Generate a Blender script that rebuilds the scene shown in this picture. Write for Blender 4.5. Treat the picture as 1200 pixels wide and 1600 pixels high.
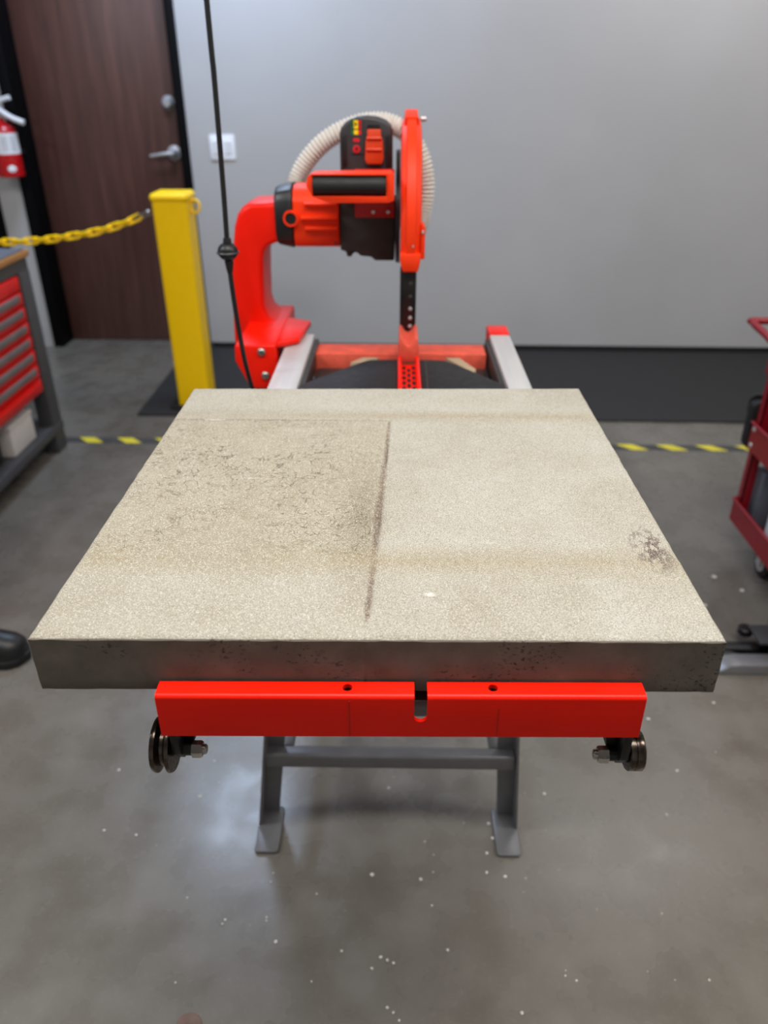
import bpy, bmesh, math, random
from mathutils import Vector, Matrix
PI = math.pi
random.seed(7)
SC = bpy.context.scene
COL = SC.collection
for o in list(bpy.data.objects):
    bpy.data.objects.remove(o)

# ---------------------------------------------------------------- camera, world, lamps, exposure
PITCH, YAW, CAMH = 29.3, 1.0, 1.36
cd = bpy.data.cameras.new('camera')
cam = bpy.data.objects.new('camera', cd); COL.objects.link(cam)
cam.location = (0, 0, CAMH)
cam.rotation_euler = (math.radians(90 - PITCH), 0, math.radians(YAW))
cd.sensor_fit = 'VERTICAL'; cd.sensor_height = 32.0; cd.sensor_width = 24.0
cd.lens = 1202 / 1600 * 32.0
cd.clip_start = 0.05
cd.dof.use_dof = True
cd.dof.focus_distance = 0.82
cd.dof.aperture_fstop = 3.7
SC.camera = cam

W = bpy.data.worlds.new('world'); SC.world = W; W.use_nodes = True
W.node_tree.nodes['Background'].inputs[0].default_value = (0.8, 0.85, 1.0, 1)
W.node_tree.nodes['Background'].inputs[1].default_value = 0.05

def area(name, loc, sx, sy, power, color, rot=(0, 0, 0), spread=180):
    l = bpy.data.lights.new(name, 'AREA'); l.shape = 'RECTANGLE'; l.size = sx; l.size_y = sy
    l.energy = power; l.color = color; l.spread = math.radians(spread)
    o = bpy.data.objects.new(name, l); COL.objects.link(o); o.location = loc; o.rotation_euler = rot
    return o
area('ceiling_lamp_main', (0.25, 0.62, 2.96), 1.5, 0.5, 18, (1.0, 0.965, 0.92))
area('added_fill_right', (2.3, 0.7, 2.96), 1.2, 0.5, 29, (1.0, 0.965, 0.92))  # added fill, brightens the saw column from the right
area('added_fill_left', (-2.2, 0.7, 2.96), 1.2, 0.5, 36, (0.95, 0.97, 1.0))  # added fill on the left for the column and left floor
area('ceiling_lamp_cool', (-0.9, 3.6, 2.93), 0.6, 0.7, 46, (0.60, 0.75, 1.0), (math.radians(22), 0, 0))
area('added_wall_fill', (1.5, 3.2, 2.93), 1.2, 0.4, 22, (0.98, 0.98, 1.0), (math.radians(38), 0, 0))  # unseen light added to lift the right part of the back wall
area('added_floor_fill', (0.1, 0.22, 2.96), 2.0, 0.5, 23, (1.0, 0.965, 0.92))  # added overhead fill for the foreground floor

vs = SC.view_settings
vs.view_transform = 'Standard'; vs.look = 'None'; vs.gamma = 1; vs.use_curve_mapping = False
vs.exposure = 0.5

# ---------------------------------------------------------------- materials
def srgb(r, g, b):
    f = lambda c: (c/255/12.92) if c/255 <= 0.04045 else ((c/255+0.055)/1.055)**2.4
    return (f(r), f(g), f(b), 1)

class NT:
    def __init__(s, name):
        s.m = bpy.data.materials.new(name); s.m.use_nodes = True
        s.t = s.m.node_tree; s.b = s.t.nodes['Principled BSDF']
    def n(s, ty, **kw):
        x = s.t.nodes.new(ty)
        for k, v in kw.items():
            setattr(x, k, v)
        return x
    def l(s, a, b): s.t.links.new(a, b)
    def coord(s, scale=(1, 1, 1)):
        c = s.n('ShaderNodeTexCoord'); m = s.n('ShaderNodeMapping'); m.inputs['Scale'].default_value = scale
        s.l(c.outputs['Object'], m.inputs[0]); return m.outputs[0]
    def noise(s, v, sc, det=4, rough=.55, dist=0):
        x = s.n('ShaderNodeTexNoise'); s.l(v, x.inputs['Vector'])
        x.inputs['Scale'].default_value = sc; x.inputs['Detail'].default_value = det
        x.inputs['Roughness'].default_value = rough; x.inputs['Distortion'].default_value = dist
        return x.outputs['Fac']
    def ramp(s, f, stops):
        x = s.n('ShaderNodeValToRGB'); s.l(f, x.inputs[0]); e = x.color_ramp.elements
        e[0].position, e[0].color = stops[0]; e[1].position, e[1].color = stops[-1]
        for p, c in stops[1:-1]:
            k = e.new(p); k.color = c
        return x.outputs[0]
    def mix(s, f, a, b, mode='MIX'):
        x = s.n('ShaderNodeMix', data_type='RGBA', blend_type=mode)
        for i, v in ((0, f), (6, a), (7, b)):
            if hasattr(v, 'links'): s.l(v, x.inputs[i])
            else: x.inputs[i].default_value = v
        return x.outputs[2]
    def math(s, op, a, b=None, c=None, clamp=False):
        x = s.n('ShaderNodeMath', operation=op, use_clamp=clamp)
        for i, v in enumerate((a, b, c)):
            if v is None: continue
            if hasattr(v, 'links'): s.l(v, x.inputs[i])
            else: x.inputs[i].default_value = v
        return x.outputs[0]
    def bump(s, h, st, d=.001):
        x = s.n('ShaderNodeBump'); x.inputs['Strength'].default_value = st; x.inputs['Distance'].default_value = d
        s.l(h, x.inputs['Height']); s.l(x.outputs[0], s.b.inputs['Normal'])

G1 = lambda v: (v, v, v, 1)

def simple(name, rgb, rough=.5, metal=0, var=.12, sc=30, bump=0, coat=0, spec=.5, stretch=(1, 1, 1)):
    k = NT(name); v = k.coord(stretch)
    f = k.noise(v, sc)
    c = srgb(*rgb)
    lo = tuple(x*(1-var) for x in c[:3])+(1,); hi = tuple(min(1, x*(1+var)) for x in c[:3])+(1,)
    k.l(k.ramp(f, [(.3, lo), (.7, hi)]), k.b.inputs['Base Color'])
    r = k.ramp(f, [(.3, G1(max(0, rough-.06))), (.7, G1(min(1, rough+.06)))])
    k.l(r, k.b.inputs['Roughness'])
    k.b.inputs['Metallic'].default_value = metal
    k.b.inputs['Coat Weight'].default_value = coat
    k.b.inputs['Specular IOR Level'].default_value = spec
    if bump: k.bump(f, bump, .002)
    return k.m

def wall_mat():
    k = NT('painted_wall'); v = k.coord()
    f = k.noise(v, 1.2, 3)
    k.l(k.ramp(f, [(.35, srgb(176, 175, 175)), (.65, srgb(183, 182, 182))]), k.b.inputs['Base Color'])
    k.b.inputs['Roughness'].default_value = .42
    k.bump(k.noise(v, 140, 2), .12, .001)
    return k.m

def floor_mat():
    k = NT('sealed_concrete_floor'); v = k.coord()
    a = k.noise(v, 1.3, 4, .5, .4); b = k.noise(v, 9, 3, .5); c = k.noise(v, 120, 3)
    vy = k.coord((1, .18, 1)); d = k.noise(vy, 2.6, 4, .55)
    base = k.ramp(a, [(.3, srgb(92, 87, 79)), (.5, srgb(106, 101, 93)), (.7, srgb(118, 113, 106))])
    base = k.mix(.35, base, k.ramp(b, [(.3, srgb(88, 83, 75)), (.7, srgb(122, 118, 111))]))
    base = k.mix(k.ramp(d, [(.5, G1(0)), (.68, G1(.45))]), base, srgb(66, 60, 53))
    base = k.mix(k.ramp(c, [(.55, G1(0)), (.8, G1(.25))]), base, srgb(165, 162, 155))
    # pool of light painted into the floor colour around the saw
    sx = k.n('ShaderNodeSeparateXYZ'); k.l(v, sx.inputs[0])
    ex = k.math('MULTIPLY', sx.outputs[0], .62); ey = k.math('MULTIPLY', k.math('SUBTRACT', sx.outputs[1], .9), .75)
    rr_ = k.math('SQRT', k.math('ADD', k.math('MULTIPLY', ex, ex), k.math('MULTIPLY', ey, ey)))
    lit_mask = k.ramp(k.math('ADD', rr_, k.math('MULTIPLY_ADD', a, .35, -.17)), [(.25, G1(.5)), (1.05, G1(0))])
    base = k.mix(lit_mask, base, k.ramp(b, [(.3, srgb(126, 120, 111)), (.7, srgb(140, 135, 126))]))
    k.l(base, k.b.inputs['Base Color'])
    k.l(k.ramp(b, [(.3, G1(.2)), (.7, G1(.36))]), k.b.inputs['Roughness'])
    k.b.inputs['Specular IOR Level'].default_value = .62
    k.bump(b, .05, .002)
    return k.m

def door_mat():
    k = NT('dark_wood_veneer'); v = k.coord((14, 14, .9))
    f = k.noise(v, 2.2, 5, .6, .4)
    k.l(k.ramp(f, [(.3, srgb(70, 44, 39)), (.55, srgb(84, 54, 47)), (.75, srgb(98, 64, 56))]), k.b.inputs['Base Color'])
    k.b.inputs['Roughness'].default_value = .38
    k.bump(f, .08, .001)
    return k.m

def slab_top_mat():
    k = NT('cast_concrete'); v = k.coord()
    sx = k.n('ShaderNodeSeparateXYZ'); k.l(v, sx.inputs[0]); X, Y, Z = sx.outputs
    grain = k.noise(v, 1100, 2, .7); grain2 = k.noise(v, 800, 3, .75)
    blot = k.noise(v, 9, 6, .6, .5); blot2 = k.noise(v, 30, 5, .6)
    base = k.ramp(blot, [(.28, srgb(160, 153, 136)), (.5, srgb(171, 166, 151)), (.72, srgb(178, 174, 163))])
    # left rough field mask: X < groove line and Y < 1.02
    gx = k.math('MULTIPLY_ADD', Y, .034, -.0445)          # groove line x as a function of y
    dx = k.math('SUBTRACT', gx, X)
    warp = k.math('MULTIPLY_ADD', blot2, .02, -.01)
    inl = k.math('MULTIPLY_ADD', k.math('ADD', dx, warp), 90, .3, True)
    iny = k.math('MULTIPLY_ADD', k.math('SUBTRACT', 1.022, Y), 200, 0, True)
    fld = k.math('MULTIPLY', inl, iny)
    low = k.math('MULTIPLY_ADD', k.math('ADD', k.math('SUBTRACT', Y, .635), k.math('MULTIPLY_ADD', blot, .12, -.06)), 22, 0, True)
    wf = k.math('MULTIPLY', fld, low)
    base = k.mix(k.math('MULTIPLY_ADD', wf, .45, k.math('MULTIPLY', fld, .15)), base, k.ramp(blot2, [(.3, srgb(146, 134, 106)), (.7, srgb(167, 157, 132))]))
    # curling worm lines in the field
    wob = k.noise(v, 42, 1.2, .5, 1.6)
    worm = k.math('ABSOLUTE', k.math('SUBTRACT', wob, .5))
    wl = k.ramp(worm, [(.0, G1(1)), (.012, G1(.8)), (.026, G1(0))])
    patch = k.ramp(k.noise(v, 7, 3), [(.40, G1(.12)), (.58, G1(1))])
    wm = k.math('MULTIPLY', k.math('MULTIPLY', wl, wf), k.math('MULTIPLY', patch, .85))
    base = k.mix(wm, base, srgb(92, 80, 58))
    # dirt beside the groove
    dd = k.math('ABSOLUTE', k.math('ADD', dx, -.018))
    near = k.math('MULTIPLY_ADD', dd, -30, 1, True)
    ym = k.math('MULTIPLY_ADD', k.math('ABSOLUTE', k.math('SUBTRACT', Y, .74)), -5.5, 1, True)
    dirt = k.math('MULTIPLY', k.math('MULTIPLY', near, ym), k.ramp(blot2, [(.3, G1(.3)), (.65, G1(1))]))
    base = k.mix(k.math('MULTIPLY', dirt, .75), base, srgb(100, 82, 58))
    # the groove itself, brown with dust
    rag = k.math('MULTIPLY_ADD', k.noise(v, 120, 4, .7), .009, -.0045)
    wid = k.math('MULTIPLY_ADD', ym, 150, -330)
    gl = k.math('MULTIPLY_ADD', k.math('ABSOLUTE', k.math('ADD', dx, rag)), wid, 1.25, True)
    gy = k.math('MULTIPLY', k.math('MULTIPLY_ADD', k.math('SUBTRACT', Y, .553), 150, 0, True), iny)
    base = k.mix(k.math('MULTIPLY', k.math('MULTIPLY', gl, gy), .85), base, k.ramp(k.noise(v, 160, 3), [(.35, srgb(78, 60, 44)), (.65, srgb(126, 101, 74))]))
    # cross line at the far end of the field
    cl = k.math('MULTIPLY_ADD', k.math('ABSOLUTE', k.math('SUBTRACT', Y, 1.0225)), -330, 1.1, True)
    cx = k.math('MULTIPLY_ADD', dx, 200, .5, True)
    base = k.mix(k.math('MULTIPLY', k.math('MULTIPLY', cl, cx), .6), base, srgb(110, 92, 68))
    # faint tide bands across
    b1 = k.math('MULTIPLY_ADD', k.math('ABSOLUTE', k.math('SUBTRACT', Y, .655)), -28, 1, True)
    b2 = k.math('MULTIPLY_ADD', k.math('ABSOLUTE', k.math('SUBTRACT', Y, 1.04)), -40, 1, True)
    band = k.math('MULTIPLY', k.math('MAXIMUM', b1, b2), k.ramp(blot, [(.35, G1(.25)), (.6, G1(.75))]))
    base = k.mix(band, base, srgb(152, 137, 104))
    # dark scuffs near the right edge
    ex = k.math('MULTIPLY', k.math('SUBTRACT', X, .266), 42); ey = k.math('MULTIPLY', k.math('SUBTRACT', Y, .682), 19)
    r = k.math('ADD', k.math('MULTIPLY', ex, ex), k.math('MULTIPLY', ey, ey))
    sp = k.math('MULTIPLY', k.math('SUBTRACT', 1, r, None, True), k.ramp(k.noise(k.coord((1, .5, 1)), 120, 3, .7), [(.47, G1(0)), (.53, G1(1))]))
    base = k.mix(k.math('MULTIPLY', sp, 1.0, None, True), base, srgb(78, 58, 46))
    # light chips
    for (px, py, q, w) in ((.033, .597, 150, 230), (-.179, .838, 60, 900), (-.26, 1.022, 50, 700)):
        ex = k.math('MULTIPLY', k.math('SUBTRACT', X, px), q); ey = k.math('MULTIPLY', k.math('SUBTRACT', Y, py), w)
        r = k.math('ADD', k.math('MULTIPLY', ex, ex), k.math('MULTIPLY', ey, ey))
        base = k.mix(k.math('MULTIPLY', k.math('SUBTRACT', 1, r, None, True), .75), base, srgb(226, 224, 218))
    # grain
    base = k.mix(k.ramp(grain, [(.38, G1(.75)), (.5, G1(0))]), base, srgb(104, 97, 82))
    base = k.mix(k.ramp(grain2, [(.52, G1(0)), (.64, G1(.7))]), base, srgb(222, 219, 212))
    # cut sides: greyer, with dark pits (only where the surface is not the top)
    side = k.math('MULTIPLY_ADD', k.math('SUBTRACT', .9345, Z), 1500, 0, True)
    vs_ = k.coord((1, 1, 1.6))
    pits = k.math('MULTIPLY', k.ramp(k.noise(vs_, 190, 3, .7), [(.56, G1(0)), (.62, G1(1))]),
                  k.ramp(k.noise(v, 16, 2), [(.47, G1(0)), (.6, G1(1))]))
    sc = k.ramp(blot2, [(.3, srgb(100, 93, 84)), (.7, srgb(119, 111, 101))])
    sc = k.mix(k.math('MULTIPLY', pits, .85), sc, srgb(48, 42, 36))
    base = k.mix(side, base, sc)
    k.l(base, k.b.inputs['Base Color'])
    k.b.inputs['Roughness'].default_value = .85
    k.b.inputs['Specular IOR Level'].default_value = .25
    h = k.math('ADD', k.math('MULTIPLY', grain2, .5), k.math('MULTIPLY', k.math('SUBTRACT', 0, k.math('ADD', wm, pits)), .8))
    k.bump(h, .5, .0012)
    return k.m

M = {}
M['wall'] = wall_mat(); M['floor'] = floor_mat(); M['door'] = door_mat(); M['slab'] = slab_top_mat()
M['ceiling'] = simple('ceiling_paint', (205, 205, 203), .8, sc=5)
M['red'] = simple('red_powder_coat', (240, 26, 4), .36, var=.05, sc=12, spec=.25)
M['orange'] = simple('orange_powder_coat', (246, 58, 10), .5, var=.05, sc=12, spec=.3)
M['dusty_red'] = simple('dusty_red_coat', (214, 84, 62), .7, var=.2, sc=40)
M['dark_red'] = simple('dull_red_plate', (176, 16, 10), .5, var=.08)
M['paddle'] = simple('rust_orange_plastic', (205, 62, 20), .45, var=.05)
M['charcoal'] = simple('charcoal_plastic', (52, 52, 54), .45, var=.1)
M['black'] = simple('black_plastic', (22, 22, 23), .42, var=.1)
M['rubber'] = simple('black_rubber', (18, 18, 19), .62, var=.15, sc=60, bump=.1)
M['mat'] = simple('black_mat_rubber', (34, 32, 32), .7, var=.2, sc=90, bump=.2)
M['gear'] = simple('dark_cast_metal', (62, 60, 57), .5, .4, var=.12, sc=60, bump=.05)
M['alu'] = simple('brushed_aluminium', (212, 212, 210), .45, .35, var=.08, sc=60, stretch=(1, .05, 1))
M['steel'] = simple('bright_steel', (176, 172, 166), .28, 1, var=.15, sc=50)
M['oily'] = simple('oily_steel', (96, 86, 78), .26, 1, var=.3, sc=70)
M['stand'] = simple('grey_painted_steel', (128, 128, 130), .36, .35, var=.1, sc=20)
M['hose'] = simple('white_hose', (214, 209, 200), .6, var=.05)
M['yellow'] = simple('yellow_plastic', (255, 206, 0), .42, var=.03, spec=.35)
M['tape_y'] = simple('yellow_tape', (220, 205, 52), .5, var=.12, sc=25)
M['tape_k'] = simple('black_tape', (62, 62, 62), .6, var=.2, sc=25)
M['frame'] = simple('black_door_frame', (4, 4, 6), .6, spec=.12)
M['chrome'] = simple('satin_chrome', (205, 205, 207), .32, .6, var=.05)
M['white'] = simple('white_plastic', (232, 234, 238), .35, var=.03)
M['card'] = simple('white_card', (214, 208, 204), .7, var=.05)
M['tan'] = simple('dusty_tan_metal', (168, 146, 118), .8, var=.15)
M['chest_red'] = simple('tool_chest_red', (226, 14, 8), .35, var=.05)
M['chest_grey'] = simple('charcoal_steel', (66, 66, 68), .5, var=.1)
M['handle_grey'] = simple('grey_drawer_pull', (128, 118, 116), .45, .3)
M['wood'] = simple('wood_worktop', (172, 118, 62), .5, var=.2, sc=9, stretch=(6, 1, 6))
M['top_grey'] = simple('grey_top_mat', (96, 100, 110), .6)
M['cart'] = simple('crimson_cart_paint', (140, 10, 26), .35, var=.07)
M['ext'] = simple('extinguisher_red', (176, 6, 14), .25, var=.04)
M['green'] = simple('green_print', (18, 108, 62), .5); M['ylw'] = simple('yellow_print', (246, 214, 0), .5)
M['rdp'] = simple('red_print', (206, 28, 40), .5)
M['chip'] = simple('pale_concrete_chip', (226, 222, 214), .8)
M['rust'] = simple('brown_floor_plug', (112, 88, 78), .6, var=.3, sc=60, bump=.2)

# ---------------------------------------------------------------- builders
ROOT = [None]
def base_loc(): return ROOT[0].location.copy() if ROOT[0] else Vector((0, 0, 0))
def tag(o, label, cat, group=None):
    o['label'] = label; o['category'] = cat
    if group: o['group'] = group
    return o
def thing(name, label, cat, loc=(0, 0, 0), group=None):
    o = bpy.data.objects.new(name, None); COL.objects.link(o); o.location = loc; o.empty_display_size = .05
    tag(o, label, cat, group); ROOT[0] = o
    return o
def obj(name, bm, mat, parent=None, smooth=True, bevel=0, seg=2, angle=40, label=None):
    """link a bmesh given in world coordinates as one mesh object"""
    bmesh.ops.recalc_face_normals(bm, faces=bm.faces)
    if bevel:
        es = [e for e in bm.edges if len(e.link_faces) == 2 and e.calc_face_angle(0) > .6]
        try: bmesh.ops.bevel(bm, geom=es, offset=bevel, segments=seg, affect='EDGES', profile=.5, clamp_overlap=True)
        except Exception: pass
    if parent is not None:
        r = parent
        while r.parent: r = r.parent
        off = r.location
        bmesh.ops.translate(bm, vec=-Vector(off), verts=bm.verts)
    me = bpy.data.meshes.new(name); bm.to_mesh(me); bm.free()
    mats = mat if isinstance(mat, (list, tuple)) else [mat]
    for m in mats: me.materials.append(M[m] if isinstance(m, str) else m)
    if smooth:
        me.shade_smooth()
        try: me.set_sharp_from_angle(angle=math.radians(angle))
        except Exception: pass
    o = bpy.data.objects.new(name, me); COL.objects.link(o)
    if parent is not None: o.parent = parent
    if label: o['label'] = label
    return o
def struct(name, bm, mat, parent=None, **kw):
    o = obj(name, bm, mat, parent, **kw)
    if parent is None: o['kind'] = 'structure'
    return o
def new(): return bmesh.new()
def box(bm, x0, x1, y0, y1, z0, z1, mi=0):
    v = [bm.verts.new(p) for p in ((x0, y0, z0), (x1, y0, z0), (x1, y1, z0), (x0, y1, z0), (x0, y0, z1), (x1, y0, z1), (x1, y1, z1), (x0, y1, z1))]
    for f in ((3, 2, 1, 0), (4, 5, 6, 7), (0, 1, 5, 4), (1, 2, 6, 5), (2, 3, 7, 6), (3, 0, 4, 7)):
        bm.faces.new([v[i] for i in f]).material_index = mi
    return bm
def B(*a): return box(new(), *a)
def prism(pts, axis, a, b, bm=None):
    """closed outline extruded along an axis between a and b; pts in the two other axes in order"""
    bm = bm or new()
    def mk(p, t):
        if axis == 'y': return (p[0], t, p[1])
        if axis == 'x': return (t, p[0], p[1])
        return (p[0], p[1], t)
    A = [bm.verts.new(mk(p, a)) for p in pts]; Bv = [bm.verts.new(mk(p, b)) for p in pts]
    n = len(pts)
    bm.faces.new(A); bm.faces.new(Bv[::-1])
    for i in range(n): bm.faces.new((A[i], A[(i+1) % n], Bv[(i+1) % n], Bv[i]))
    return bm
def lathe(c, axis, prof, n=32, bm=None, a0=0, a1=2*PI):
    """prof = [(t, r)] along axis through c"""
    bm = bm or new(); c = Vector(c); ax = Vector(axis).normalized()
    u = ax.orthogonal().normalized(); w = ax.cross(u)
    full = abs(a1-a0-2*PI) < 1e-6
    m = n if full else n+1
    rings = []
    for t, r in prof:
        if r < 1e-6: rings.append([bm.verts.new(c+ax*t)]); continue
        rings.append([bm.verts.new(c+ax*t+(u*math.cos(a0+(a1-a0)*i/n)+w*math.sin(a0+(a1-a0)*i/n))*r) for i in range(m)])
    for A, Bv in zip(rings, rings[1:]):
        for i in range(n):
            j = (i+1) % m
            if len(A) == 1 and len(Bv) == 1: continue
            if len(A) == 1: bm.faces.new((A[0], Bv[i], Bv[j]))
            elif len(Bv) == 1: bm.faces.new((A[i], A[j], Bv[0]))
            else: bm.faces.new((A[i], A[j], Bv[j], Bv[i]))
    if full:
        if len(rings[0]) > 1: bm.faces.new(rings[0])
        if len(rings[-1]) > 1: bm.faces.new(rings[-1][::-1])
    return bm
def cyl(c, axis, r, h, n=24, bm=None, ch=0):
    if ch: return lathe(c, axis, [(0, r-ch), (ch, r), (h-ch, r), (h, r-ch)], n, bm)
    return lathe(c, axis, [(0, r), (h, r)], n, bm)
def spline(pts, per=8):
    P = [Vector(p) for p in pts]; out = []
    for i in range(len(P)-1):
        p0, p1, p2, p3 = P[max(i-1, 0)], P[i], P[i+1], P[min(i+2, len(P)-1)]
        for k in range(per):
            t = k/per
            out.append(.5*((2*p1)+(p2-p0)*t+(2*p0-5*p1+4*p2-p3)*t*t+(3*p1-p0-3*p2+p3)*t**3))
    out.append(P[-1]); return out
def tube(pts, rad, n=12, bm=None, cap=True, closed=False):
    bm = bm or new(); P = [Vector(p) for p in pts]; N = len(P)
    rf = rad if callable(rad) else (lambda i: rad)
    rings = []; prev = None
    for i in range(N):
        if closed: d = (P[(i+1) % N]-P[i-1]).normalized()
        else: d = (P[min(i+1, N-1)]-P[max(i-1, 0)]).normalized()
        if prev is None: u = d.orthogonal().normalized()
        else: u = (prev-d*prev.dot(d)).normalized()
        prev = u; w = d.cross(u)
        rings.append([bm.verts.new(P[i]+(u*math.cos(2*PI*k/n)+w*math.sin(2*PI*k/n))*rf(i)) for k in range(n)])
    pairs = list(zip(rings, rings[1:]))
    if closed: pairs.append((rings[-1], rings[0]))
    for A, Bv in pairs:
        for k in range(n): bm.faces.new((A[k], A[(k+1) % n], Bv[(k+1) % n], Bv[k]))
    if cap and not closed: bm.faces.new(rings[0][::-1]); bm.faces.new(rings[-1])
    return bm
def sphere(c, r, bm=None, sc=(1, 1, 1), n=16):
    bm = bm or new()
    g = bmesh.ops.create_uvsphere(bm, u_segments=n*2, v_segments=n, radius=r)
    for v in g['verts']: v.co = Vector((v.co.x*sc[0], v.co.y*sc[1], v.co.z*sc[2]))+Vector(c)
    return bm
def hexnut(c, axis, r, h, bm=None): return lathe(c, axis, [(0, r), (h*.8, r), (h, r*.86)], 6, bm)
def rrect(x0, x1, y0, y1, r, n=5):
    out = []
    for cx, cy, a in ((x1-r, y1-r, 0), (x0+r, y1-r, PI/2), (x0+r, y0+r, PI), (x1-r, y0+r, 1.5*PI)):
        out += [(cx+r*math.cos(a+PI/2*i/n), cy+r*math.sin(a+PI/2*i/n)) for i in range(n+1)]
    return out
def boolean(bm_a, bm_b):
    """bm_a minus bm_b, both in world coordinates"""
    def mo(bm):
        bmesh.ops.recalc_face_normals(bm, faces=bm.faces)
        me = bpy.data.meshes.new('tmp'); bm.to_mesh(me); bm.free()
        o = bpy.data.objects.new('tmp', me); COL.objects.link(o); return o
    a, b = mo(bm_a), mo(bm_b)
    md = a.modifiers.new('b', 'BOOLEAN'); md.operation = 'DIFFERENCE'; md.object = b; md.solver = 'EXACT'
    dg = bpy.context.evaluated_depsgraph_get(); dg.update()
    me = bpy.data.meshes.new_from_object(a.evaluated_get(dg))
    out = new(); out.from_mesh(me)
    bpy.data.objects.remove(a); bpy.data.objects.remove(b); bpy.data.meshes.remove(me)
    return out
def warp(bm, f):
    for v in bm.verts: v.co = Vector(f(v.co))
    return bm
RS = .015                                     # the room stands a touch askew to the saw
def rm(bm): return warp(bm, lambda c: (c.x, c.y-RS*c.x, c.z))

# ---------------------------------------------------------------- room
WY = 4.345
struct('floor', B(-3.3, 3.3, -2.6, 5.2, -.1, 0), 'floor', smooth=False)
struct('ceiling', B(-3.3, 3.3, -2.6, 5.2, 3.0, 3.1), 'ceiling', smooth=False)
bm = new()
box(bm, -2.135, -2.005, WY, WY+.22, 0, 3.0)
box(bm, -1.08, 3.2, WY, WY+.22, 0, 3.0)
box(bm, -2.005, -1.08, WY, WY+.22, 2.14, 3.0)
box(bm, -3.3, -2.135, WY, WY+.22, 2.14, 3.0)
box(bm, -3.3, -3.12, WY, WY+.22, 0, 2.14)
struct('wall_back', rm(bm), 'wall', smooth=False)
struct('wall_left', B(-3.3, -3.2, -2.6, 4.39, 0, 3.0), 'wall', smooth=False)
struct('wall_right', B(3.2, 3.3, -2.6, 4.5, 0, 3.0), 'wall', smooth=False)
struct('wall_front', B(-3.2, 3.2, -2.6, -2.5, 0, 3.0), 'wall', smooth=False)
struct('baseboard_back', rm(B(-1.075, 3.19, WY-.008, WY-.0005, 0, .035)), 'rubber', smooth=False)
bm = new()
box(bm, -2.004, -1.946, WY-.012, WY+.20, 0, 2.139); box(bm, -1.128, -1.081, WY-.012, WY+.20, 0, 2.139); box(bm, -1.946, -1.128, WY-.012, WY+.20, 2.09, 2.139)
struct('trim_1', rm(bm), 'frame', bevel=.004)
bm = new()
box(bm, -2.20, -2.136, WY-.012, WY+.20, 0, 2.139); box(bm, -3.118, -3.06, WY-.012, WY+.20, 0, 2.139); box(bm, -3.06, -2.20, WY-.012, WY+.20, 2.09, 2.139)
struct('trim_2', rm(bm), 'frame', bevel=.004)
d1 = struct('door_1', rm(B(-1.944, -1.130, WY+.135, WY+.18, .004, 2.088)), 'door', bevel=.003)
d1['label'] = 'dark brown wood veneer door in a black frame'
DY = WY+.135+RS*1.2
obj('deadbolt', lathe((-1.197, DY+.0005, 1.259), (0, -1, 0), [(0, .034), (.008, .034), (.014, .028), (.03, .022), (.034, .018)]), 'chrome', d1, label='round satin deadbolt above the lever')
lv = obj('lever_handle', lathe((-1.196, DY+.0005, 1.022), (0, -1, 0), [(0, .038), (.010, .036), (.016, .022), (.05, .016), (.056, .010)]), 'chrome', d1, label='satin metal lever on a round rose')
obj('lever', tube(spline([(-1.196, DY-.048, 1.022), (-1.235, DY-.052, 1.021), (-1.285, DY-.05, 1.014), (-1.315, DY-.046, 1.010)], 5), lambda i: .011-.0002*i, 10), 'chrome', lv)
d2 = struct('door_2', rm(B(-3.058, -2.202, WY+.135, WY+.18, .004, 2.088)), 'frame', bevel=.003)
obj('lever_handle', lathe((-2.9, WY+.135+.0435, 1.0), (0, -1, 0), [(0, .035), (.010, .033), (.016, .018), (.05, .015)]), 'chrome', d2)

# switch plate
t = thing('wall_switch', 'white two-gang switch plate on the grey wall behind the hanging cord', 'switch', (-.905, WY+RS*.9, 1.0))
SY = WY+RS*.9
obj('plate', prism(rrect(-.972, -.842, 1.0, 1.118, .008), 'y', SY-.007, SY), 'white', t, bevel=.002)
for cx in (-.937, -.877):
    obj('rocker', prism([(SY-.0075, 1.028), (SY-.010, 1.030), (SY-.014, 1.09), (SY-.0075, 1.092)], 'x', cx-.017, cx+.017), 'white', t)

# floor mat and tape
bm = prism([(-1.205, 3.297), (2.6, 3.297), (2.6, WY-.02), (-1.205, WY-.02)], 'z', .0005, .011)
o = obj('rubber_mat', rm(bm), 'mat', smooth=False, bevel=.003); tag(o, 'black rubber floor mat along the foot of the grey wall', 'mat')
t = thing('hazard_tape', 'yellow and black striped warning tape stuck across the grey floor', 'tape', (0, 3.016, 0))
obj('tape_band', rm(B(-1.6, 2.3, 2.99, 3.046, .0002, .0008)), 'tape_k', t, smooth=False)
x = -1.55
while x < 2.25:
    obj('tape_stripe', rm(prism([(x+.055, 2.991), (x+.125, 2.991), (x+.07, 3.045), (x, 3.045)], 'z', .0007, .0012)), 'tape_y', t, smooth=False)
    x += .166

# ---------------------------------------------------------------- masonry saw
saw = thing('masonry_saw', 'orange-red masonry table saw with grey rails and a white dust hose', 'saw', (0, 1.6, .76))
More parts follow.
